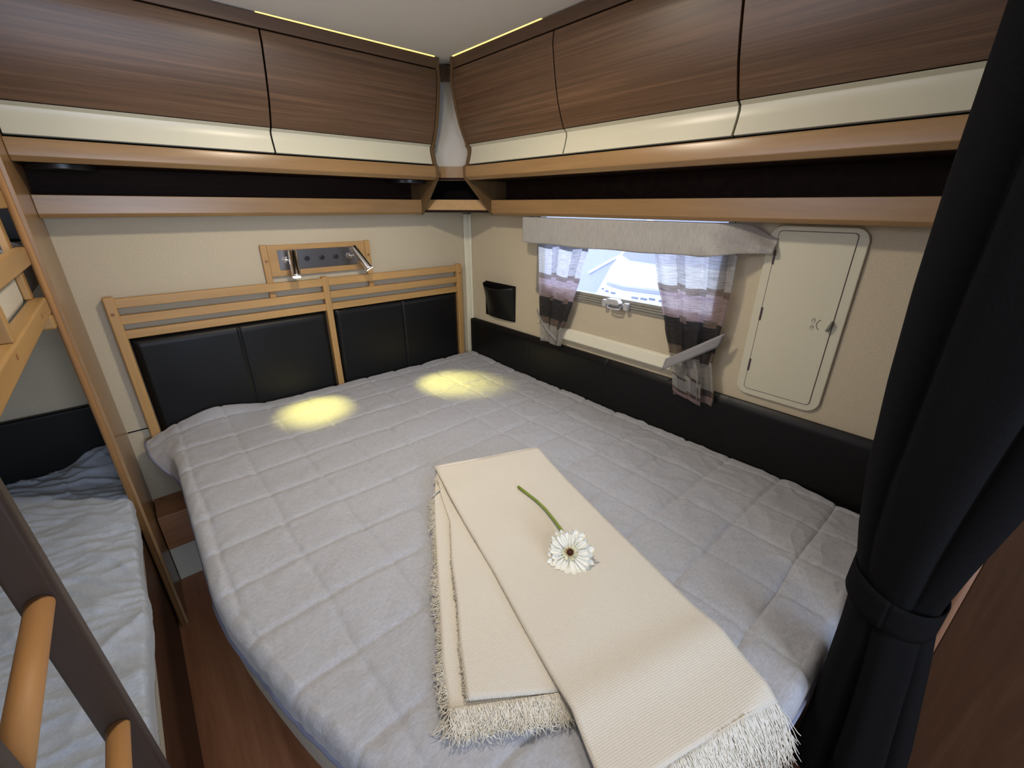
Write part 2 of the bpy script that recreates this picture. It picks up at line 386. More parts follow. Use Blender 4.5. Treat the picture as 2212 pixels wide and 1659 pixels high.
# ------------------------------------------------------------------ outside
tag(MB().box(0.3, 8, -6, 6, -0.95, -0.90).build('yard_ground', M['out_ground']), 'pale ground outside behind the window', 'ground')['kind'] = 'structure'
X0 = 1.30
veh = thing('camper', 'white camper parked just outside the window', 'camper', (X0, -0.4, -0.85))
body = [(0.06, -0.6), (0.036, .70), (-.02, .80), (-.086, .922), (-.178, 1.043), (-.40, 1.32), (-.8, 1.5), (-2.2, 1.5), (-2.2, -0.6)]
MB().prism(body, X0, X0 + .9, lambda y, z, x: (x, y, z)).build('front_body', M['out_white'], veh, bev=.03, seg=4)
pane = [(-.105, .825), (-.13, .803), (-.28, .793), (-.52, .802), (-1.4, .84), (-1.4, .99), (-.52, .972), (-.258, .981), (-.176, 1.01), (-.13, .95)]
MB().prism(pane, X0 - .012, X0 + .01, lambda y, z, x: (x, y, z)).build('front_panel', M['out_white'], veh, bev=.008, seg=3)
wp = [(-.19, 1.02), (-.27, .989), (-.52, .982), (-1.4, 1.0), (-1.4, 1.4), (-.5, 1.35)]
MB().prism(wp, X0 - .008, X0 + .01, lambda y, z, x: (x, y, z)).build('front_window', M['out_grey'], veh, bev=.01, seg=2)
tr = MB().tube([(X0, -.085, .79), (X0, -.13, .781), (X0, -.248, .770), (X0, -.517, .778), (X0, -1.3, .80)], .012, 10)
tr.build('lower_trim', M['out_grey'], veh, smooth=True)
for (y, z, w) in ((-.043, .742, .010), (-.085, .729, .016), (-.147, .723, .022), (-.35, .715, .030), (-.428, .718, .028), (-.497, .727, .026), (-.58, .725, .026)):
    MB().prism(rrect(y - w, y + w, z - .007, z + .007, .006, 4), X0 - .004, X0 + .01, lambda a, b_, x: (x, a, b_)).build('vent_slot', M['out_slot'], veh)
v2 = thing('parked_van', 'pale blue grey vehicle side behind the white caravan outside', 'van', (2.6, 0.6, -0.9))
MB().box(2.6, 4.2, -1.6, 3.0, -0.6, 2.2).build('van_body', M['out_grey'], v2, bev=.1, seg=4)
k = 1.0
arc = [(2.59, 1.15 - .95 * t, .62 + .36 * math.sin(t * PI / 2)) for t in [i / 12 for i in range(13)]]
MB().tube(arc, .018, 8).build('door_moulding', M['out_white'], v2, smooth=True)

# ------------------------------------------------------------------ overhead cabinets
PROF = [(.313, 1.903), (.317, 1.873), (.314, 1.848), (.306, 1.804), (.295, 1.755), (.281, 1.705), (.265, 1.668), (.246, 1.628)]
def left(d, z, t): return (t, -d, z)
def right(d, z, t): return (-d, t, z)
def strip(prof, th, a, b, fn, mat, name, parent, bev=.0015):
    inner = [(d - th, z) for d, z in prof][::-1]
    return MB().prism(prof + inner, a, b, fn).build(name, mat, parent, bev=bev)
PULL = [(.243, 1.626), (.229, 1.617), (.227, 1.604), (.231, 1.585), (.243, 1.546), (.238, 1.543)]
def cabinet(fn, ends, seams, ax, label, far_gable):
    a0 = ends[0]; a1 = ends[1]                       # a0 = corner end, a1 = far end
    base = fn(0.13, 1.33, (a0 + a1) / 2)
    t = thing('overhead_cabinet', label, 'cabinet', base)
    gp = [(0.0, 1.949), (.3155, 1.949), (.3155, 1.90)] + [(d + .003, z) for d, z in PROF[1:]] + [(.252, 1.622), (.238, 1.606), (.238, 1.588), (.252, 1.545), (.268, 1.535), (.267, 1.488), (.253, 1.472), (.112, 1.332), (.102, 1.320), (0, 1.320)]
    MB().prism(gp, a0 - .002, a0 - .016, fn).build('side_panel', M['gable'], t, bev=.001)
    if far_gable: MB().prism(gp, a1 + .001, a1 + .016, fn).build('side_panel', M['gable'], t, bev=.001)
    # cornice
    strip([(.315, 1.947), (.313, 1.908)], .016, a0 - .016, a1, fn, M['valance_' + ax], 'cornice', t)
    # doors with their pull strips
    cuts = [a0 - .017] + seams + [a1]
    for i in range(len(cuts) - 1):
        p, q = cuts[i] - .003, cuts[i + 1] + .003
        dr = strip(PROF, .016, p, q, fn, M['walnut_' + ax], 'door', t)
        strip(PULL, .012, p, q, fn, M['ivory'], 'pull_strip', dr, .002)
    # carcass behind the doors so the joints read dark
    cp = [(0, 1.94), (.290, 1.94), (.290, 1.85), (.262, 1.74), (.215, 1.64), (.205, 1.60), (.215, 1.54), (.215, 1.50), (0, 1.50)]
    MB().prism(cp, a0 - .018, a1, fn).build('carcass', M['gap'], t)
    strip([(.262, 1.536), (.264, 1.530), (.264, 1.490), (.250, 1.476)], .016, a0 - .016, a1, fn, M['rail_' + ax], 'upper_rail', t, .002)
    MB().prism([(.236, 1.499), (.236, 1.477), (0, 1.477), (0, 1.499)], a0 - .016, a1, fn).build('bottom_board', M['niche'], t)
    # open shelf
    strip([(.110, 1.391), (.110, 1.334), (.100, 1.322)], .016, a0 - .016, a1, fn, M['rail_' + ax], 'lower_rail', t, .002)
    MB().prism([(.086, 1.345), (.086, 1.323), (0, 1.323), (0, 1.345)], a0 - .016, a1, fn).build('shelf_board', M['rail_' + ax], t)
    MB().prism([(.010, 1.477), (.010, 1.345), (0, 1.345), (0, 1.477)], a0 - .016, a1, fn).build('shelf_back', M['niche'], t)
    return t
cl = cabinet(left, (-.346, -1.7465), [-1.048], 'x', 'walnut overhead cabinet with two doors on the wall above the headboard', False)
cr = cabinet(right, (-.346, -2.30), [-.960, -1.585, -2.21], 'y', 'walnut overhead cabinet with a row of doors above the window', False)
# round speakers recessed under the left cabinet
for x in (-1.650, -.445):
    MB().prism([(.135 + .082 * math.cos(2 * PI * k / 32), .082 * math.sin(2 * PI * k / 32)) for k in range(32)], 1.462, 1.4775,
               lambda d, s, z, x=x: (x + s, -d, z)).build('speaker_grille', M['black'], cl, bev=.002)
# corner filler between the two cabinets
cf = thing('corner_filler', 'pale corner panel with wooden rails between the two overhead cabinets', 'corner panel', (-.12, -.12, 1.33))
def diag(e, z0, z1, th, name, mat, w=.0, e2=None):
    # plane through (-w,-e) and (-e,-w)
    e2 = e if e2 is None else e2
    a = Vector((-.345, -e, 0)); b = Vector((-e, -.345, 0)); n = Vector((1, 1, 0)).normalized() * th
    a2 = Vector((-.345, -e2, 0)); b2 = Vector((-e2, -.345, 0))
    Z = lambda p, z: Vector((p.x, p.y, z))
    MB().hexa([Z(a, z0), Z(b, z0), Z(b + n, z0), Z(a + n, z0)], [Z(a2, z1), Z(b2, z1), Z(b2 + n, z1), Z(a2 + n, z1)]).build(name, mat, cf, bev=.001)
diag(.17, 1.535, 1.885, .01, 'corner_panel', M['cornerwall'])
diag(.19, 1.885, 1.945, .014, 'top_rail', M['valance_x'])
diag(.175, 1.478, 1.540, .014, 'upper_rail', M['rail_x'])
diag(.098, 1.331, 1.392, .014, 'lower_rail', M['beech_x'])
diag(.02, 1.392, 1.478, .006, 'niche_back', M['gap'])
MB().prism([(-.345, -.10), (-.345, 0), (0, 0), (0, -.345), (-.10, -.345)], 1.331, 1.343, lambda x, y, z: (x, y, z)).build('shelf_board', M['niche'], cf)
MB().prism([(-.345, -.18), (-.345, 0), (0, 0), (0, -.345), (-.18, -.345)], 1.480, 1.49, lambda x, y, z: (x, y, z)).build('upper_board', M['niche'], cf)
# LED strips shining out of the gap under the ceiling
tag(MB().hexa([(-1.05, -.3155, 1.9496), (-.37, -.3165, 1.9478), (-.37, -.306, 1.9478), (-1.05, -.306, 1.9496)], [(-1.05, -.3155, 1.9499), (-.37, -.3165, 1.9499), (-.37, -.306, 1.9499), (-1.05, -.306, 1.9499)]).build('light_strip', M['led']), 'yellow light strip over the left cabinet cornice', 'light strip')
tag(MB().hexa([(-.3155, -.90, 1.9496), (-.306, -.90, 1.9496), (-.306, -.37, 1.9478), (-.3165, -.37, 1.9478)], [(-.3155, -.90, 1.9499), (-.306, -.90, 1.9499), (-.306, -.37, 1.9499), (-.3165, -.37, 1.9499)]).build('light_strip', M['led']), 'yellow light strip over the right cabinet cornice', 'light strip')

# ------------------------------------------------------------------ headboard
hb = thing('headboard', 'beech headboard with slatted top and black leather pads', 'headboard', (-.87, -.02, .35))
def post(x0, x1, z0, z1, th=.03, name='post'):
    return MB().box(x0, x1, -.045, -.045 + th, z0, z1).build(name, M['beech_z'], hb, bev=.006, seg=3)
PX = [(-1.676, -1.642), (-.892, -.862), (-.118, -.084)]
ps = [post(a, b_, .33, 1.048) for a, b_ in PX]
def plug(x, y, z, parent, r=.0055, ax='y'):
    MB().prism([(r * math.cos(2 * PI * k / 14), r * math.sin(2 * PI * k / 14)) for k in range(14)], -.003, .001,
               lambda a, b_, t: (x + a, y + t, z + b_)).build('plug', M['plug'], parent, bev=.001)
plug(-1.660, -.045, .985, ps[0]); plug(-1.660, -.045, .462, ps[0]); plug(-.101, -.045, .995, ps[2]); 
for z0, z1 in ((1.004, 1.040), (.942, .976), (.886, .918)):
    MB().box(-1.650, -.108, -.040, -.020, z0, z1).build('rail', M['beech_x'], hb, bev=.003)
def pad(x0, x1, z0, z1, seam):
    def fn(u, v):
        x = x0 + (x1 - x0) * u; z = z0 + (z1 - z0) * v
        e = min(u * (x1 - x0), (1 - u) * (x1 - x0), (1 - v) * (z1 - z0), v * (z1 - z0))
        y = -.012 - .026 * min(1, e / .022) ** .5
        y += .005 * math.exp(-((x - seam) / .004) ** 2) + .0015 * N(x * 7, z * 7)
        # soft sag towards the edges
        y -= .004 * math.sin(PI * u) * math.sin(PI * v)
        return (x, y, z)
    return MB().grid(fn, 160, 40).build('pad', M['leather'], hb, smooth=True)
pad(-1.640, -.893, .38, .882, -1.275); pad(-.860, -.119, .38, .890, -.485)

# ------------------------------------------------------------------ reading light board
def LB(x, z): return -1.58 + (x + 1.58) * 1.0105, 1.366 + (z - 1.366) * 1.0105
lb = thing('reading_light_board', 'beech board with steel plate holding two lit chrome reading lights', 'wall light', (-.88, 0, .95))
lp1 = MB().box(-1.122, -1.095, -.0195, -.001, .958, 1.202).build('post', M['beech_z'], lb, bev=.004)
lp2 = MB().box(-.651, -.624, -.0195, -.001, .943, 1.202).build('post', M['beech_z'], lb, bev=.004)
plug(-1.108, -.0195, 1.133, lp1); plug(-.638, -.0195, 1.133, lp2)
MB().box(-1.095, -.651, -.016, -.001, 1.064, 1.199).build('board', M['beech_x'], lb, bev=.002)
MB().box(-1.057, -.700, -.018, -.015, 1.090, 1.177).build('steel_plate', M['mirror'], lb, bev=.001)
for x in (-.936, -.868, -.802):
    MB().prism([(.011 * math.cos(2 * PI * k / 20), .011 * math.sin(2 * PI * k / 20)) for k in range(20)], -.028, -.018,
               lambda a, c, y, x=x: (x + a, y, 1.135 + c)).build('switch_button', M['black'], lb, bev=.003, seg=3)
def lamp(top, bot, mount, lab):
    top = Vector(top); bot = Vector(bot); d = (bot - top).normalized()
    h = MB().tube([top, top + d * .002, bot - d * .012, bot - d * .010, bot], [.0165, .0185, .0185, .020, .020], 28).build('spotlight_head', M['chrome'], lb, bev=0)
    for p in h.data.polygons: p.use_smooth = len(p.vertices) == 4
    MB().tube([bot - d * .002, bot + d * .0015], .0165, 24).build('lens', M['lens'], h)
    mid = top.lerp(bot, .42)
    MB().tube([mount, mid], .006, 12).build('pivot_arm', M['chrome'], h, smooth=True)
    MB().tube([Vector(mount) + Vector((0, .004, 0)), Vector(mount) - Vector((0, .006, 0))], .014, 20).build('pivot_rose', M['chrome'], h)
lamp((-1.008, -.070, 1.176), (-1.018, -.108, 1.068), (-1.028, -.018, 1.135), 'l')
lamp((-.735, -.070, 1.180), (-.678, -.108, 1.075), (-.736, -.018, 1.135), 'r')

# ------------------------------------------------------------------ wall cushion along the right wall
def long_cushion(x_face, y0, y1, z0, z1, th, seams, name, label):
    def fn(u, v):
        y = y0 + (y1 - y0) * u; z = z0 + (z1 - z0) * v
        e = min(u * abs(y1 - y0), (1 - u) * abs(y1 - y0), (1 - v) * (z1 - z0))
        x = x_face + th * (1 - min(1, e / .02) ** .5) * .8
        for s in seams: x += .003 * math.exp(-((y - s) / .004) ** 2)
        x += .0012 * N(y * 8, z * 8)
        return (x, y, z)
    o = MB().grid(fn, 300, 24)
    # top and end returns to the wall
    o.box(x_face + th * .8, -.001, y0, y1, z0, z1 - .0)
    return tag(o.build(name, M['leather'], smooth=False), label, 'cushion')
def smooth_grid(o):
    for p in o.data.polygons: p.use_smooth = p.area < .002
    return o
smooth_grid(long_cushion(-.026, -2.285, -.018, .30, .712, .020, [-1.092, -1.654, -.565], 'wall_cushion', 'long black leather cushion strip along the wall under the window'))
bc = MB().box(-2.49, -1.79, -.03, -.001, .36, .655).build('bunk_cushion', M['leather'], bev=.010, seg=3)
tag(bc, 'black leather cushion on the wall behind the lower bunk', 'cushion')

# ------------------------------------------------------------------ leather pocket
pk = thing('leather_pocket', 'black leather pocket on the wall left of the window', 'pocket', (0, -.30, .75))
def pf(u, v):
    y = -.190 - (.240) * u; z = .757 + .198 * v
    bulge = math.sin(PI * u) ** .6 if 0 < u < 1 else 0
    x = -.003 - (.014 + .058 * v) * bulge
    yy = y + .02 * v * (1 - u) + (.012 if u < .5 else -.004) * v
    return (x, yy, z - (.004 + .016 * math.sin(PI * u)) * v)
MB().grid(pf, 32, 14).build('front', M['leather'], pk, smooth=True, solid=-.003)
MB().box(-.004, -.001, -.432, -.165, .757, .957).build('backing', M['leather'], pk, bev=.001)

# ------------------------------------------------------------------ service hatch
ht = thing('service_hatch', 'cream plastic service hatch with rounded frame on the wall right of the window', 'hatch', (0, -1.78, .742))
xf = lambda y, z, x: (x, y, z)
MB().prism(rrect(-1.915, -1.654, .742, 1.314, .040), -.010, -.0005, xf).build('frame', M['hatch'], ht, bev=.004, seg=3)
MB().prism(rrect(-1.888, -1.680, .764, 1.299, .012), -.0105, -.0098, xf).build('joint_gap', M['brown_hinge'], ht)
dr = MB().prism(rrect(-1.8862, -1.682, .7658, 1.2972, .011), -.0125, -.0100, xf).build('door', M['hatch'], ht, bev=.001)
for z in (1.217, 1.034, .853):
    MB().box(-.0150, -.0100, -1.686, -1.680, z - .022, z + .022).build('hinge', M['brown_hinge'], ht, bev=.001)
lv = MB(); lv.prism([(-1.888, 1.046), (-1.884, 1.048), (-1.874, 1.018), (-1.878, 1.014), (-1.885, 1.028)], -.026, -.012, xf)
lv.build('latch_lever', M['icon'], dr, bev=.001)
ic = MB()
for z, dy in ((1.042, 0), (1.020, .0)):
    yc = -1.836 + dy
    ic.tube([(-.0129, yc + .0038, z - .003), (-.0129, yc + .0038, z + .002), (-.0129, yc + .002, z + .006), (-.0129, yc - .002, z + .006), (-.0129, yc - .0038, z + .002), (-.0129, yc - .0038, z - .003)], .0006, 5)
    ic.tube([(-.0129, yc + .005 * math.cos(t), z - .004 + .005 * math.sin(t)) for t in [2 * PI * k / 16 for k in range(17)]], .0005, 5)
    ic.box(-.0133, -.0125, yc - .0045, yc + .0045, z - .001, z + .0004)
ic.tube([(-.0129, -1.862 + .016 * math.cos(t), 1.030 + .017 * math.sin(t)) for t in [math.radians(-60 + 12 * k) for k in range(11)]], [.0020, .0014, .0012] + [.0012] * 5 + [.0012, .0014, .0020], 6)
ic.build('lock_symbols', M['icon'], dr)

# ------------------------------------------------------------------ partition between bed and bunk
pr = thing('partition_panel', 'tall wooden partition panel between the double bed and the bunk', 'panel', (-1.76, -.2, ZF))
MB().box(-1.770, -1.747, -.425, -.001, ZF + .001, ZC - .001).build('panel', M['panel_z'], pr, bev=.002)
e = MB().prism([(-1.772, -.4255), (-1.772, -.431), (-1.768, -.434), (-1.759, -.434), (-1.756, -.431), (-1.756, -.4255)], ZF + .001, ZC - .001, lambda x, y, z: (x, y, z))
e.build('edge_strip', M['edge_orange'], pr, smooth=True)

# step box behind the bed and plinth below
sb = thing('wall_box', 'low wooden box with rounded front edge under the headboard beside the partition', 'box', (-1.68, -.08, -.005))
bxm = MB().prism([(0, .165), (-.150, .165), (-.163, .160), (-.166, .150), (-.166, -.005), (-.150, -.005), (-.150, .0), (0, .0)], -1.744, -1.20, lambda y, z, x: (x, y, z))
bxm.build('box_body', M['box'], sb, bev=.004, seg=3)
plug(-1.712, -.001, .0, sb, .0001)
MB().prism([(.011 * math.cos(2 * PI * k / 18), .008 * math.sin(2 * PI * k / 18)) for k in range(18)], .165, .1665, lambda a, c, z: (-1.715 + a, -.02 + c, z)).build('screw_cap', M['plug'], sb)
struct(MB().box(-1.745, -1.0, -.145, -.001, ZF, -.006).build('baseboard_back', M['white_trim'], bev=.003))

# ------------------------------------------------------------------ double bed
OUT = [(-1.605, -.05), (-1.607, -.5), (-1.607, -1.0), (-1.600, -1.2), (-1.560, -1.42), (-1.515, -1.60), (-1.455, -1.77), (-1.370, -1.92), (-1.25, -2.035), (-1.08, -2.105), (-.85, -2.150), (-.5, -2.160), (-.06, -2.160)]
def resample(P, n):
    P = [Vector((x, y, 0)) for x, y in P]
    # Catmull-Rom smoothing, then even spacing
    Q = []
    for i in range(len(P) - 1):
        a, b_, c, d = P[max(i - 1, 0)], P[i], P[i + 1], P[min(i + 2, len(P) - 1)]
        for k in range(12):
            t = k / 12
            Q.append(.5 * ((2 * b_) + (c - a) * t + (2 * a - 5 * b_ + 4 * c - d) * t * t + (3 * b_ - a - 3 * c + d) * t ** 3))
    Q.append(P[-1]); L = [0]
    for i in range(1, len(Q)): L.append(L[-1] + (Q[i] - Q[i - 1]).length)
    R = []; j = 0
    for i in range(n + 1):
        s = L[-1] * i / n
        while j < len(Q) - 2 and L[j + 1] < s: j += 1
        t = (s - L[j]) / max(1e-9, L[j + 1] - L[j]); R.append(Q[j].lerp(Q[j + 1], t))
    return R
bed = thing('double_bed', 'double bed with cream mattress on a dark base under the grey quilt', 'bed', (-.8, -1.1, ZF))
def outline_solid(inset, z0, z1, mat, name, parent, bev=.01):
    R = resample(OUT, 60); P = []
    for i, p in enumerate(R):
        t = (R[min(i + 1, 60)] - R[max(i - 1, 0)]).normalized(); n = Vector((t.y, -t.x, 0)) * -1
        if n.x > 0 and abs(t.y) > abs(t.x): n = -n
        q = p - (-n if False else n) * inset
        P.append((q.x, q.y))
    P.append((-.028, P[-1][1])); P.append((-.028, -.05))
    return MB().prism(P, z0, z1, lambda x, y, z: (x, y, z)).build(name, mat, parent, bev=bev, seg=3)
outline_solid(-.010, .285, .468, M['mattress'], 'mattress', bed, .025)
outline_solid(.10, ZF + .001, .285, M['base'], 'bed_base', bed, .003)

# quilt: top sheet fanning from the right wall to the outline, then turning down over the edge
SX = [-1.583 + .168 * k for k in range(10)]; SY = [-.125, -.295] + [-.295 - .175 * k for k in range(1, 12)]
def seamdist(x, y):
    dx = min(abs(x - s) for s in SX); dy = min(abs(y - s) for s in SY); return dx, dy
def ztop(x, y):
    z = .497 - .014 * sm(-.5, 0, x) * sm(-.1, -.5, y)
    z += .045 * math.exp(-((x + 1.44) / .14) ** 2) * math.exp(-((y + .03) / .10) ** 2)
    xs = x + .008 * N(x * 3, y * 5, 3); ys = y + .008 * N(x * 4, y * 3, 9)
    dx, dy = seamdist(xs, ys)
    z -= .0070 * (math.exp(-dy / .007) + .8 * math.exp(-dx / .007))
    z += .0022 * N(x * 40, y * 40, 11) * (math.exp(-dy / .03) + math.exp(-dx / .03))
    z += .005 * N(x * 5, y * 5, 1) + .0025 * N(x * 13 + y * 4, y * 15 - x * 5, 2)
    # creases: ridges running at a slant on the right and foot side
    w = sm(-.95, -.35, x) * .7 + .18
    r = N(x * 6 + y * 9, y * 4 - x * 7, 5); z += w * .0030 * (1 - abs(r) * 2.2) ** 3 if abs(r) < .45 else 0
    r = N(x * 9 - y * 5, y * 11, 8); z += w * .0024 * (1 - abs(r) * 2.2) ** 3 if abs(r) < .45 else 0
    return z
def quilt():
    nu = 520; ni = 300; no = 28
    R = resample(OUT, nu); V = []; F = []
    for i, p in enumerate(R):
        t = (R[min(i + 1, nu)] - R[max(i - 1, 0)]).normalized(); n = Vector((-abs(t.y), -abs(t.x), 0)).normalized()
        if i < 4: n = Vector((-1, 0, 0))
        r = .030
        core = p - n * (r - .018)
        core.y = min(core.y, -.05)
        wy = -.05 - (core.y + .05) / (-2.145 + .05) * -2.10 if False else core.y
        if core.x > -1.45 or core.y < -1.7:
            # fan the foot end into the wall side
            s = i / nu; wy = max(core.y, -2.145)
        D = Vector((-.030, R[i].y if R[i].y > -1.0 else 0, 0))
        D.y = -.05 - 1.86 * min(1, (i / nu) / .72)
        row = []
        for j in range(ni + 1):
            q = D.lerp(core, j / ni); row.append((q.x, q.y, ztop(q.x, q.y)))
        zt = row[-1][2]
        flare = 1 - sm(-.14, -.42, p.y)
        hang = .112 - .036 * sm(.28, .40, i / nu) + .004 * N(i * .08, 1.3)
        wob = N(i * .11, 4.2) * .5 + N(i * .31, 7.7) * .35
        fold = sm(.35, .62, i / nu) * (1 - sm(.58, .70, i / nu))
        for j in range(1, no + 1):
            s = hang * j / no
            if s < r * PI / 2: o = r * math.sin(s / r); dz = r * (1 - math.cos(s / r))
            else: o = r; dz = r + s - r * PI / 2
            o2 = s * .93; dz2 = s * .35 + .5 * s * s
            o = o * (1 - flare) + o2 * flare; dz = dz * (1 - flare) + dz2 * flare
            o += (.008 * wob * (.35 + fold)) * (j / no)
            q = core + n * o
            zz = zt - dz + .006 * fold * N(i * .22, j * .1) 
            zz += .004 * N(q.x * 20, q.y * 20, s * 30)
            row.append((q.x, q.y, zz))
        V += row
    m_ = ni + no + 1
    for i in range(nu):
        for j in range(m_ - 1):
            F.append((i * m_ + j, (i + 1) * m_ + j, (i + 1) * m_ + j + 1, i * m_ + j + 1))
    hem = [V[i * m_ + m_ - 1] for i in range(nu + 1)]
    return MB().add(V, F), hem
qm, hem = quilt()
qt = thing('quilt', 'grey quilted cover spread over the double bed', 'bed cover', (-.8, -1.1, .47))
qm.build('cover', M['quilt'], qt, smooth=True, solid=-.006)
MB().tube([(x, y, z - .002) for x, y, z in hem[::4]], .0055, 8).build('hem_piping', M['blue_piping'], qt, smooth=True)

# ------------------------------------------------------------------ cream throw
th = thing('throw_blanket', 'cream woven throw with fringed ends folded across the foot of the bed', 'blanket', (-1.05, -1.6, .50))
def polyline(P, t):
    n = len(P) - 1; s = t * n; i = min(int(s), n - 1); f_ = s - i
    return Vector(P[i]).lerp(Vector(P[i + 1]), f_)
def bezrow(Lp, Rp, u, v): return polyline(Lp, v).lerp(polyline(Rp, v), u)
def droop(x, y):
    # lie on the quilt, bend down over the foot edge
    z = .500
    R_edge = -2.145 if x > -.9 else -2.145 + ((-.9 - x) ** 2) * .55
    d = R_edge - y
    if d > -.03: z -= .9 * (d + .03) ** 1.25 * 1.6
    return z
def layer(Lp, Rp, z_off, nu, nv, wave=0.0, seed=0, name='layer'):
    def fn(u, v):
        p = bezrow(Lp, Rp, u, v)
        z = max(droop(p.x, p.y), .3) + z_off + .0035 * N(p.x * 6, p.y * 6, seed)
        z += wave * math.exp(-(((p.y + .28 * p.x + 2.235) / .045) ** 2)) * 1.0
        return (p.x, p.y, z)
    return MB().grid(fn, nu, nv).build(name, M['throw'], th, smooth=True, solid=.007)
topL = [(-.951, -1.085, 0), (-1.003, -1.253, 0), (-1.045, -1.41, 0), (-1.084, -1.566, 0), (-1.137, -1.749, 0), (-1.180, -1.907, 0), (-1.232, -2.03, 0)]
topR = [(-.593, -1.225, 0), (-.648, -1.39, 0), (-.700, -1.56, 0), (-.745, -1.72, 0), (-.790, -1.885, 0), (-.825, -2.02, 0), (-.872, -2.142, 0)]
lowL = [(-.955, -1.095, 0), (-1.030, -1.205, 0), (-1.105, -1.33, 0), (-1.180, -1.46, 0), (-1.245, -1.575, 0), (-1.300, -1.67, 0), (-1.338, -1.755, 0)]
lowR = [(-.90, -1.12, 0), (-.93, -1.25, 0), (-.97, -1.40, 0), (-1.00, -1.55, 0), (-1.04, -1.68, 0), (-1.08, -1.80, 0), (-1.14, -1.885, 0)]
midL = [(-.955, -1.10, 0), (-1.010, -1.21, 0), (-1.060, -1.34, 0), (-1.135, -1.46, 0), (-1.195, -1.57, 0), (-1.250, -1.66, 0), (-1.305, -1.765, 0)]
layer(lowL, lowR, .008, 30, 60, 0, 3, 'bottom_layer')
layer(midL, lowR, .016, 30, 60, 0, 4, 'middle_layer')
layer(topL, topR, .027, 40, 90, .009, 5, 'top_layer')
# rolled fold edge joining the layers at the top end
fe = MB().tube([(-.951 + .358 * t, -1.083 - .141 * t, .522 + .001 * math.sin(9 * t)) for t in [i / 20 for i in range(21)]], .0125, 10)
fe.build('folded_edge', M['throw'], th, smooth=True)
# flap of the under layer folded at the upper left
def strand(mb, p, d, L, r, sag=.0, rnd=.35):
    p = Vector(p); d = Vector(d).normalized(); pts = [p]; 
    side = Vector((-d.y, d.x, 0)); a = random.uniform(-rnd, rnd); curl = random.uniform(-1, 1) * 1.9
    for k in range(1, 8):
        t = k / 7
        ang = a + curl * t * t + .55 * math.sin(t * 7 + a * 20)
        q = pts[-1] + (d * math.cos(ang) + side * math.sin(ang)) * L / 7
        q.z = p.z - sag * t + random.uniform(-.002, .002)
        q.z = min(q.z, p.z + .003)
        pts.append(q)
    mb.tube(pts, [r, r, r, r, r * .95, r * .9, r * .8, r * .5], 3)
def floorz(x, y): return max(droop(x, y), .33)
fr = MB()
def fringe(P0, P1, n, L, z_off, r=.0016, outward=None, rnd=.35, lay=(0, .004)):
    P0 = Vector(P0); P1 = Vector(P1)
    for k in range(n):
        t = (k + random.random()) / n
        p = P0.lerp(P1, t); l = L * random.uniform(.7, 1.15)
        e_ = p + Vector(outward).normalized() * l
        p.z = floorz(p.x, p.y) + z_off + random.uniform(*lay)
        sag = p.z - (floorz(e_.x, e_.y) + .004 + random.random() * .006)
        strand(fr, p, outward, l, r, sag, rnd)
fringe((-1.235, -2.028, 0), (-.872, -2.140, 0), 900, .066, .031, .0010, (-.27, -.96, 0))
fringe((-1.235, -2.028, 0), (-.872, -2.140, 0), 700, .058, .026, .0010, (-.27, -.96, 0), .7)
fringe((-1.338, -1.755, 0), (-1.14, -1.885, 0), 700, .056, .017, .0010, (-.45, -.85, 0), .5)
fringe((-1.338, -1.755, 0), (-1.14, -1.885, 0), 600, .050, .010, .0010, (-.45, -.85, 0), .8)
# frayed selvedge along the left side of both under layers
for P, zo, L in ((lowL, .008, .020), (midL, .017, .012)):
    for k in range(1 if zo < .01 else 2, 6):
        a, b_ = P[k], P[k + 1]
        dens = 130
        fringe(a, b_, dens if (k % 2 or zo < .01) else 70, L * (1.2 if k % 2 else .75), zo + .003, .0009, (-.84, .42, 0), 1.0)
fringe((-1.034, -1.205, 0), (-.985, -1.185, 0), 60, .016, .022, .0009, (-.2, 1, 0), .9)
fringe((-.985, -1.185, 0), (-.975, -1.125, 0), 60, .014, .022, .0009, (-1, .1, 0), .9)
fr.build('fringe', M['fringe'], th, smooth=True, kind='stuff')

# ------------------------------------------------------------------ flower
fl = thing('gerbera_flower', 'white gerbera with green stem lying on the cream throw', 'flower', (-.90, -1.55, .535))
zf = .535
st = [(-.815, -1.362, zf + .004), (-.819, -1.41, zf + .006), (-.823, -1.455, zf + .008), (-.832, -1.50, zf + .009), (-.846, -1.544, zf + .010), (-.862, -1.59, zf + .011), (-.878, -1.632, zf + .012), (-.895, -1.664, zf + .016)]
MB().tube(st, [.0048, .0042, .0040, .0040, .0040, .0042, .0045, .005], 12).build('stem', M['stem'], fl, smooth=True)
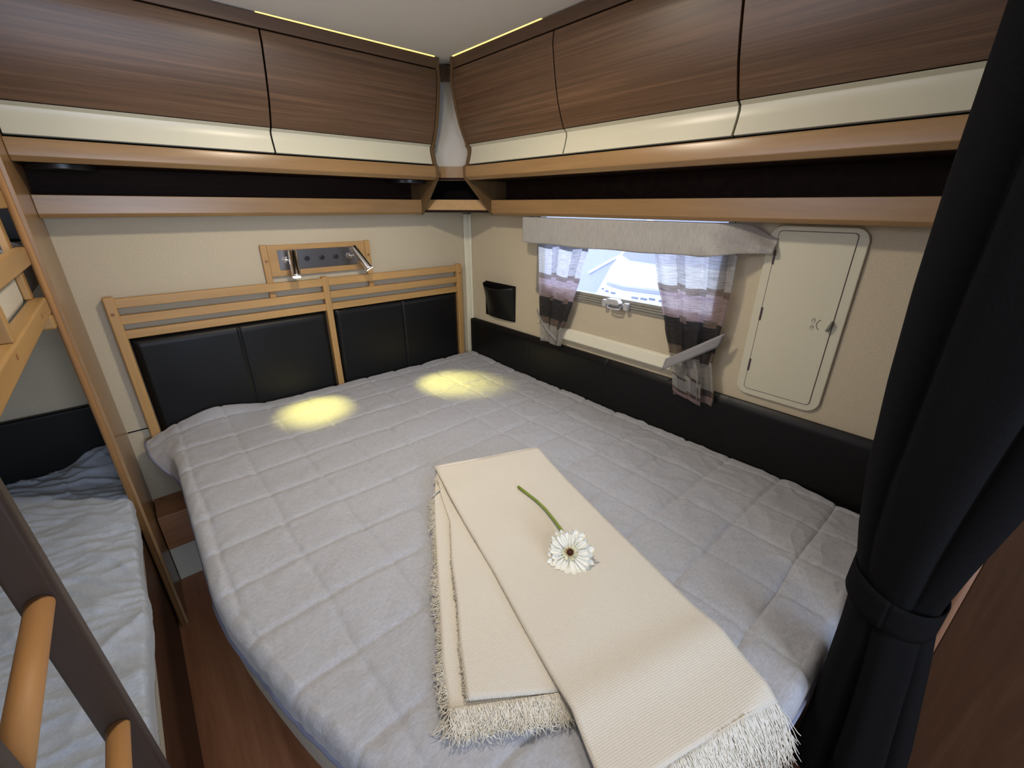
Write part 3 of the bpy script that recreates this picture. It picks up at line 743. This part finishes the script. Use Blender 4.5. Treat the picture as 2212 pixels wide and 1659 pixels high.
# bloom: tilted towards the camera, leaning on its lower petals
Cc = Vector((-.915, -1.668, zf + .020)); ax = Vector((-.50, -.36, .79)).normalized()
e1 = ax.cross(Vector((0, 0, 1))).normalized(); e2 = ax.cross(e1).normalized()
UPS = Vector((.79, .61, .0))
def petal_row(n, L, w, lift, off, mat, name, jitter=.1, phase=0):
    for k in range(n):
        a = 2 * PI * (k + phase) / n + random.uniform(-.05, .05); d = e1 * math.cos(a) + e2 * math.sin(a); s_ = ax.cross(d)
        l = L * random.uniform(1 - jitter, 1 + jitter); up_ = max(0, d.dot(UPS)); lf = lift + random.uniform(-.12, .12) + .55 * up_; l *= 1 - .12 * up_
        def fn(u, v):
            t = u; ww = w * (math.sin(PI * min(1, .12 + .80 * t)) ** .55) * (1 - .0 * t) if t < 1 else 0
            ww = w * (.35 + .65 * math.sin(PI * min(1, t * .62))) * math.sqrt(max(0, 1 - max(0, (t - .8) / .2) ** 2))
            p = Cc + d * (.006 + l * t * math.cos(lf * (1 - .9 * t))) + ax * (off + l * (math.sin(lf) * t - .45 * t * t * math.sin(lf) - .10 * t * t)) + s_ * ww * (v - .5)
            p += ax * (.0022 * (1 - (2 * v - 1) ** 2) * -1 + .0006 * math.cos(12 * v))
            lo = zf + .0012
            if p.z < lo: p.z = lo + random.random() * .0004
            return p
        MB().grid(fn, 8, 4).build(name, mat, fl, smooth=True)
petal_row(24, .056, .0150, .10, 0, M['petal'], 'petal')
petal_row(22, .047, .0140, .34, .002, M['petal'], 'petal', .1, .5)
petal_row(12, .015, .0085, .60, .004, M['petal_in'], 'inner_petal', .12, .2)
dm = MB().tube([Cc + ax * .001, Cc + ax * .007, Cc + ax * .010], [.0075, .0075, .004], 18).build('flower_centre', M['disc'], fl, smooth=True)
sm_ = MB()
for k in range(26):
    a = 2 * PI * k / 26 + random.random() * .1; d = e1 * math.cos(a) + e2 * math.sin(a)
    sm_.tube([Cc + d * .007 + ax * .003, Cc + d * .0095 + ax * (.011 + random.random() * .003)], .0008, 5)
sm_.build('stamens', M['stamen'], fl)

# ------------------------------------------------------------------ window curtains
def curtain(prof, ztop_, zbot, name, label, folds, xoff=-.030, amp=.012, vtop=1.0, vbot=0.0):
    """prof: list of (z, yleft, yright) rows"""
    def edges(z):
        P = sorted(prof, key=lambda p: -p[0])
        for a, b_ in zip(P, P[1:]):
            if z >= b_[0]:
                t = (a[0] - z) / (a[0] - b_[0]) if a[0] != b_[0] else 0; t = max(0, min(1, t)); t = t * t * (3 - 2 * t) * .5 + t * .5
                return a[1] + (b_[1] - a[1]) * t, a[2] + (b_[2] - a[2]) * t
        return P[-1][1], P[-1][2]
    w0 = abs(prof[0][1] - prof[0][2])
    mb = MB()
    nu, nv = 110, 70
    def fn(u, v):
        z = ztop_ + (zbot - ztop_) * v
        l, r = edges(z); w = abs(l - r)
        sq = w0 / max(w, .05)
        ph = u * folds * 2 * PI + 1.1 * math.sin(3 * u + 1)
        y = l + (r - l) * u + (r - l) * .030 * math.sin(ph * 1.0 + .8)
        x = xoff - amp * (0.55 + .55 * min(1.8, sq - .3)) * (math.sin(ph) * .6 + .45 * math.sin(ph * .5 + 2)) 
        x = min(x, -.006)
        return (x, y, z + .004 * math.sin(ph))
    mb.grid(fn, nu, nv)
    mb.uv = [((i / nu), vtop + (vbot - vtop) * (j / nv)) for i in range(nu + 1) for j in range(nv + 1)]
    return mb, edges
XC = -.046
cL = thing('window_curtain', 'sheer checked curtain tied back at the left of the window', 'curtain', (-.04, -.76, .74), 'window curtains')
mb, _ = curtain([(1.25, -.640, -.975), (1.19, -.645, -.960), (1.07, -.655, -.925), (.945, -.665, -.888), (.86, -.672, -.860), (.80, -.680, -.835), (.71, -.690, -.825)], 1.25, .718, 'c', '', 2.6, xoff=XC, vtop=1.07, vbot=.11)
mb.build('cloth', M['plaid'], cL, smooth=True)
tb = MB().grid(lambda u, v: (-.064 - .012 * math.sin(PI * u), -.668 - .140 * u, .885 - .125 * u ** .8 - .015 * v), 16, 3)
tb.build('tie_band', M['tie_cloth'], cL, smooth=True, solid=.002)
cR = thing('window_curtain', 'sheer checked curtain with grey tie band at the right of the window', 'curtain', (-.05, -1.5, .68), 'window curtains')
mb, _ = curtain([(1.25, -1.262, -1.592), (1.20, -1.272, -1.590), (1.10, -1.300, -1.592), (1.02, -1.332, -1.588), (.93, -1.362, -1.580), (.83, -1.398, -1.575), (.77, -1.432, -1.590), (.70, -1.438, -1.605), (.66, -1.445, -1.602)], 1.25, .668, 'c', '', 3.6, xoff=XC, vtop=1.0, vbot=.0, amp=.012)
mb.build('cloth', M['plaid'], cR, smooth=True)
def tbr(u, v):
    y = -1.388 - .205 * u; z = .790 + .150 * u - .026 + .054 * (v - .2)
    return (-.058 - .018 * math.sin(PI * u), y - .012 * (v - .5), z)
MB().grid(tbr, 20, 4).build('tie_band', M['tie_cloth'], cR, smooth=True, solid=.002)
# pleated tail pieces below the band
for (y0, y1, zt, zb, x) in ((-1.428, -1.492, .765, .690, -.062), (-1.480, -1.545, .770, .676, -.056)):
    t_ = MB().grid(lambda u, v: (x - .006 * math.sin(PI * u), y0 + (y1 - y0) * u - .015 * v, zt + (zb - zt) * v - .018 * u), 12, 16)
    t_.uv = [(.15 + .3 * (i / 12), .30 - .30 * (j / 16)) for i in range(13) for j in range(17)]
    t_.build('cloth_tail', M['plaid'], cR, smooth=True)

# pelmet
pm = MB()
def pel(u, v):
    # from the left wall return, along the front, to the slack right end
    s = u
    y = -.560 - 1.125 * s
    x = -.085
    if s < .012: x = -.004 - .081 * (s / .012); y = -.560
    r = sm(.84, 1.0, s)
    x = x + .074 * r * (1 - .35 * v)
    z0 = 1.203 - .004 * math.sin(s * 5) - .0015 * math.sin(s * 23) + .016 * sm(.80, .93, s) + .004 * r; z1 = 1.317 - .045 * sm(.90, 1, s) ** 1.5
    z = z1 + (z0 - z1) * v
    x += -.014 * v * sm(.7, .92, s) * (1 - sm(.96, 1, s)) + .006 * N(s * 9, v * 2) * v
    x += .010 * sm(.75, .9, s) * math.sin((s * 22 - v * 4.5) * 1.6) * v
    return (x, y, z)
pm.grid(pel, 200, 16)
tag(pm.build('window_pelmet', M['greycloth'], smooth=True, solid=.003), 'grey fabric pelmet hanging across the top of the window', 'pelmet')

# ------------------------------------------------------------------ navy curtain
nc = thing('door_curtain', 'floor length navy curtain tied back beside the wardrobe', 'curtain', (-.72, -2.25, ZF))
CX = -.72
rows = [(1.95, -2.100, -2.36, .085), (1.60, -2.101, -2.36, .085), (1.40, -2.104, -2.35, .083), (1.26, -2.109, -2.34, .080), (1.12, -2.118, -2.325, .077), (.96, -2.133, -2.305, .072),
        (.86, -2.148, -2.292, .064), (.785, -2.164, -2.285, .056), (.74, -2.169, -2.283, .055), (.64, -2.175, -2.300, .064), (.45, -2.181, -2.328, .074), (.2, -2.184, -2.358, .084), (-.188, -2.186, -2.37, .09)]
def crow(z):
    for a, b_ in zip(rows, rows[1:]):
        if z >= b_[0]:
            t = (a[0] - z) / (a[0] - b_[0]); t = max(0, min(1, t)); return [a[k] + (b_[k] - a[k]) * t for k in (1, 2, 3)]
    return rows[-1][1:]
def cf_(u, v):
    z = 1.949 + (-.186 - 1.949) * v
    l, r, rx = crow(z); a = 2 * PI * u
    cy = (l + r) / 2; ry = (l - r) / 2
    if z >= .75:
        amp = .16 + .14 * sm(.75, 1.1, z); ph = 2.5 * a + 1.30 + .35 * (z - .75)
    else:
        amp = .16 + .16 * sm(.75, .45, z); ph = 2.5 * a + 2.55 - .5 * (.75 - z)
    k = 1 + .05 - amp * (1 - abs(math.sin(ph))) ** 2.2 + .03 * math.sin(7 * a + z * 3)
    # gathered against the band
    k -= .05 * math.exp(-((z - .755) / .05) ** 2) * (1 - abs(math.sin(5 * a + .6)))
    # keep the bed-side silhouette
    s_ = math.sin(a)
    ky = k if s_ < .6 else k + (1 - k) * (s_ - .6) / .4
    return (CX - math.cos(a) * rx * k, cy + s_ * ry * ky, z)
MB().grid(cf_, 220, 110).build('cloth', M['navy'], nc, smooth=True)
bnd = MB()
def bf(u, v):
    a = 2 * PI * u; z = .796 - .058 * v - .010 * math.cos(a)
    l, r, rx = crow(.75); cy = (l + r) / 2; ry = (l - r) / 2
    return (CX - math.cos(a) * (rx * 1.13), cy + math.sin(a) * (ry * 1.08), z - .012 * (1 - math.sin(a)))
bnd.grid(bf, 72, 4)
bnd.build('tie_band', M['navy'], nc, smooth=True, solid=.003)

# ------------------------------------------------------------------ wardrobe
wd = thing('wardrobe', 'dark wooden wardrobe side behind the navy curtain', 'wardrobe', (-.3, -2.8, ZF))
MB().box(-.600, -.002, -3.3, -2.312, ZF + .001, ZC - .001).build('body', M['ward'], wd, bev=.002)
MB().prism([(-.600, -2.312), (-.602, -2.302), (-.598, -2.294), (-.586, -2.292), (-.580, -2.312)], ZF + .001, 1.32, lambda x, y, z: (x, y, z)).build('edge_strip', M['ward_edge'], wd, smooth=True)
bed_end = None

# ------------------------------------------------------------------ bunk bed
bk = thing('bunk_bed', 'beech bunk bed frame with slatted guard rails at the left', 'bunk bed', (-2.1, -1.2, ZF))
YB0, YB1 = -.437, -2.36
MB().box(-1.803, -1.769, YB1, YB0, 1.078, 1.125).build('side_rail', M['bunk_y'], bk, bev=.006, seg=3)
MB().box(-1.790, -1.769, YB1, YB0, 1.211, 1.259).build('guard_rail', M['bunk_y'], bk, bev=.005, seg=3)
MB().box(-1.790, -1.769, YB1, YB0, 1.353, 1.398).build('guard_rail', M['bunk_y'], bk, bev=.005, seg=3)
MB().box(-1.8065, -1.7905, -.478, -.437, 1.125, 1.62).build('post', M['bunk_z'], bk, bev=.004)
MB().box(-1.792, -1.771, -1.010, -.980, 1.125, 1.211).build('guard_post', M['bunk_z'], bk, bev=.003)
MB().box(-1.792, -1.771, -1.010, -.980, 1.259, 1.353).build('guard_post', M['bunk_z'], bk, bev=.003)
MB().box(-1.800, -1.768, -.475, -.436, 1.038, 1.078).build('rail_bracket', M['bunk_z'], bk, bev=.008, seg=4)
MB().box(-1.8065, -1.7905, -2.34, -2.30, 1.125, 1.40).build('post', M['bunk_z'], bk, bev=.003)
for y, z in ((-.62, 1.105), (-1.05, 1.108)):
    MB().tube([(-1.770, y, z), (-1.7682, y, z)], .006, 14).build('plug', M['plug'], bk)
um = MB().box(-2.49, -1.807, -2.3, -.045, 1.102, 1.232)
tag(um.build('bunk_mattress', M['mattress'], bev=.03, seg=4), 'cream mattress on the upper bunk behind the guard rail', 'mattress')
def ub(u, v):
    x = -2.49 + .678 * u; y = -2.28 + 2.22 * v
    e_ = min(1, (1 - u) * .675 / .05)
    z = 1.240 + .020 * e_ ** .5 + .075 * sm(-.75, -.35, y) * sm(0, .25, 1 - u) + .012 * N(x * 9, y * 9) + .008 * N(x * 22, y * 14, 3)
    return (x, y, z)
tag(MB().grid(ub, 60, 160).build('bunk_quilt', M['quilt_bunk'], smooth=True, solid=-.006), 'rumpled grey quilt on the upper bunk', 'bed cover')
uc = MB().box(-2.49, -1.80, -.030, -.001, 1.25, 1.62).build('bunk_cushion', M['leather'], bev=.01)
tag(uc, 'black leather cushion on the wall behind the upper bunk', 'cushion')
# lower bunk
lk = thing('lower_bunk', 'lower bunk base of dark wood with a cream mattress on it', 'bunk bed', (-2.1, -1.2, ZF))
MB().box(-2.49, -1.778, -2.36, -.034, ZF + .001, .282).build('bunk_base', M['bunkbase'], lk, bev=.003)
MB().box(-2.49, -1.772, -2.33, -.034, .284, .402).build('mattress', M['mattress'], lk, bev=.02, seg=4)
def lq(u, v):
    y = -.036 - 2.26 * v
    s = u * .79
    x = -2.488 + s; z = .425
    edge = -1.772 + .004 * N(y * 12, 2) + .010 * N(y * 3.5, 7)
    if x > edge:
        o = x - edge; x = edge + .012 * math.sin(min(1, o / .03) * PI / 2); z -= max(0, o - .008) * .8
    w = 1
    z += .008 * N(x * 5, y * 5, 2)
    t = x * .45 + y
    r = N(x * 3.2, t * 10 + 2 * N(x * 4, y * 3, 4), 6); z += .011 * max(0, 1 - abs(r) * 3) ** 2
    r = N(x * 5 + 4, t * 22 + 3 * N(x * 3, y * 4, 2), 1); z += .007 * max(0, 1 - abs(r) * 3) ** 2
    z += .055 * sm(-.25, -.05, y) * sm(-2.0, -1.8, x)
    dy = min(abs((y % .175) - .0875), 1); z -= .005 * math.exp(-dy / .012)
    return (x, y, z)
tag(MB().grid(lq, 110, 300).build('bunk_quilt', M['quilt_bunk'], smooth=True, solid=-.006), 'light grey quilt on the lower bunk', 'bed cover')

# ------------------------------------------------------------------ ladder
ld = thing('bunk_ladder', 'wooden ladder with round rungs standing against the bunk bed', 'ladder', (-1.74, -1.67, ZF))
def lpost(y, name='side_rail'):
    # slight lean: foot further out than the top
    t = 1.40; b_ = ZF + .001
    xs = lambda z: -1.7660 + (1.40 - z) * .022
    V0 = [(xs(b_) + 0, y, b_), (xs(b_) + .035, y, b_), (xs(b_) + .035, y + .024, b_), (xs(b_), y + .024, b_)]
    V1 = [(xs(t), y, t), (xs(t) + .035, y, t), (xs(t) + .035, y + .024, t), (xs(t), y + .024, t)]
    return MB().hexa(V0, V1).build(name, M['ladder_z'], ld, bev=.006, seg=3)
lpost(-1.615); lpost(-1.858)
for z in (1.19, .970, .750, .530, .310, .090):
    x = -1.7485 + (1.40 - z) * .022
    MB().tube([(x, -1.616, z), (x, -1.835, z)], .0118, 24, True).build('rung', M['rung'], ld, bev=0)
for o in list(bpy.data.objects):
    if o.name.startswith('rung'):
        for p in o.data.polygons: p.use_smooth = len(p.vertices) == 4
for o in bpy.data.objects:
    if '_o' in o: del o['_o']
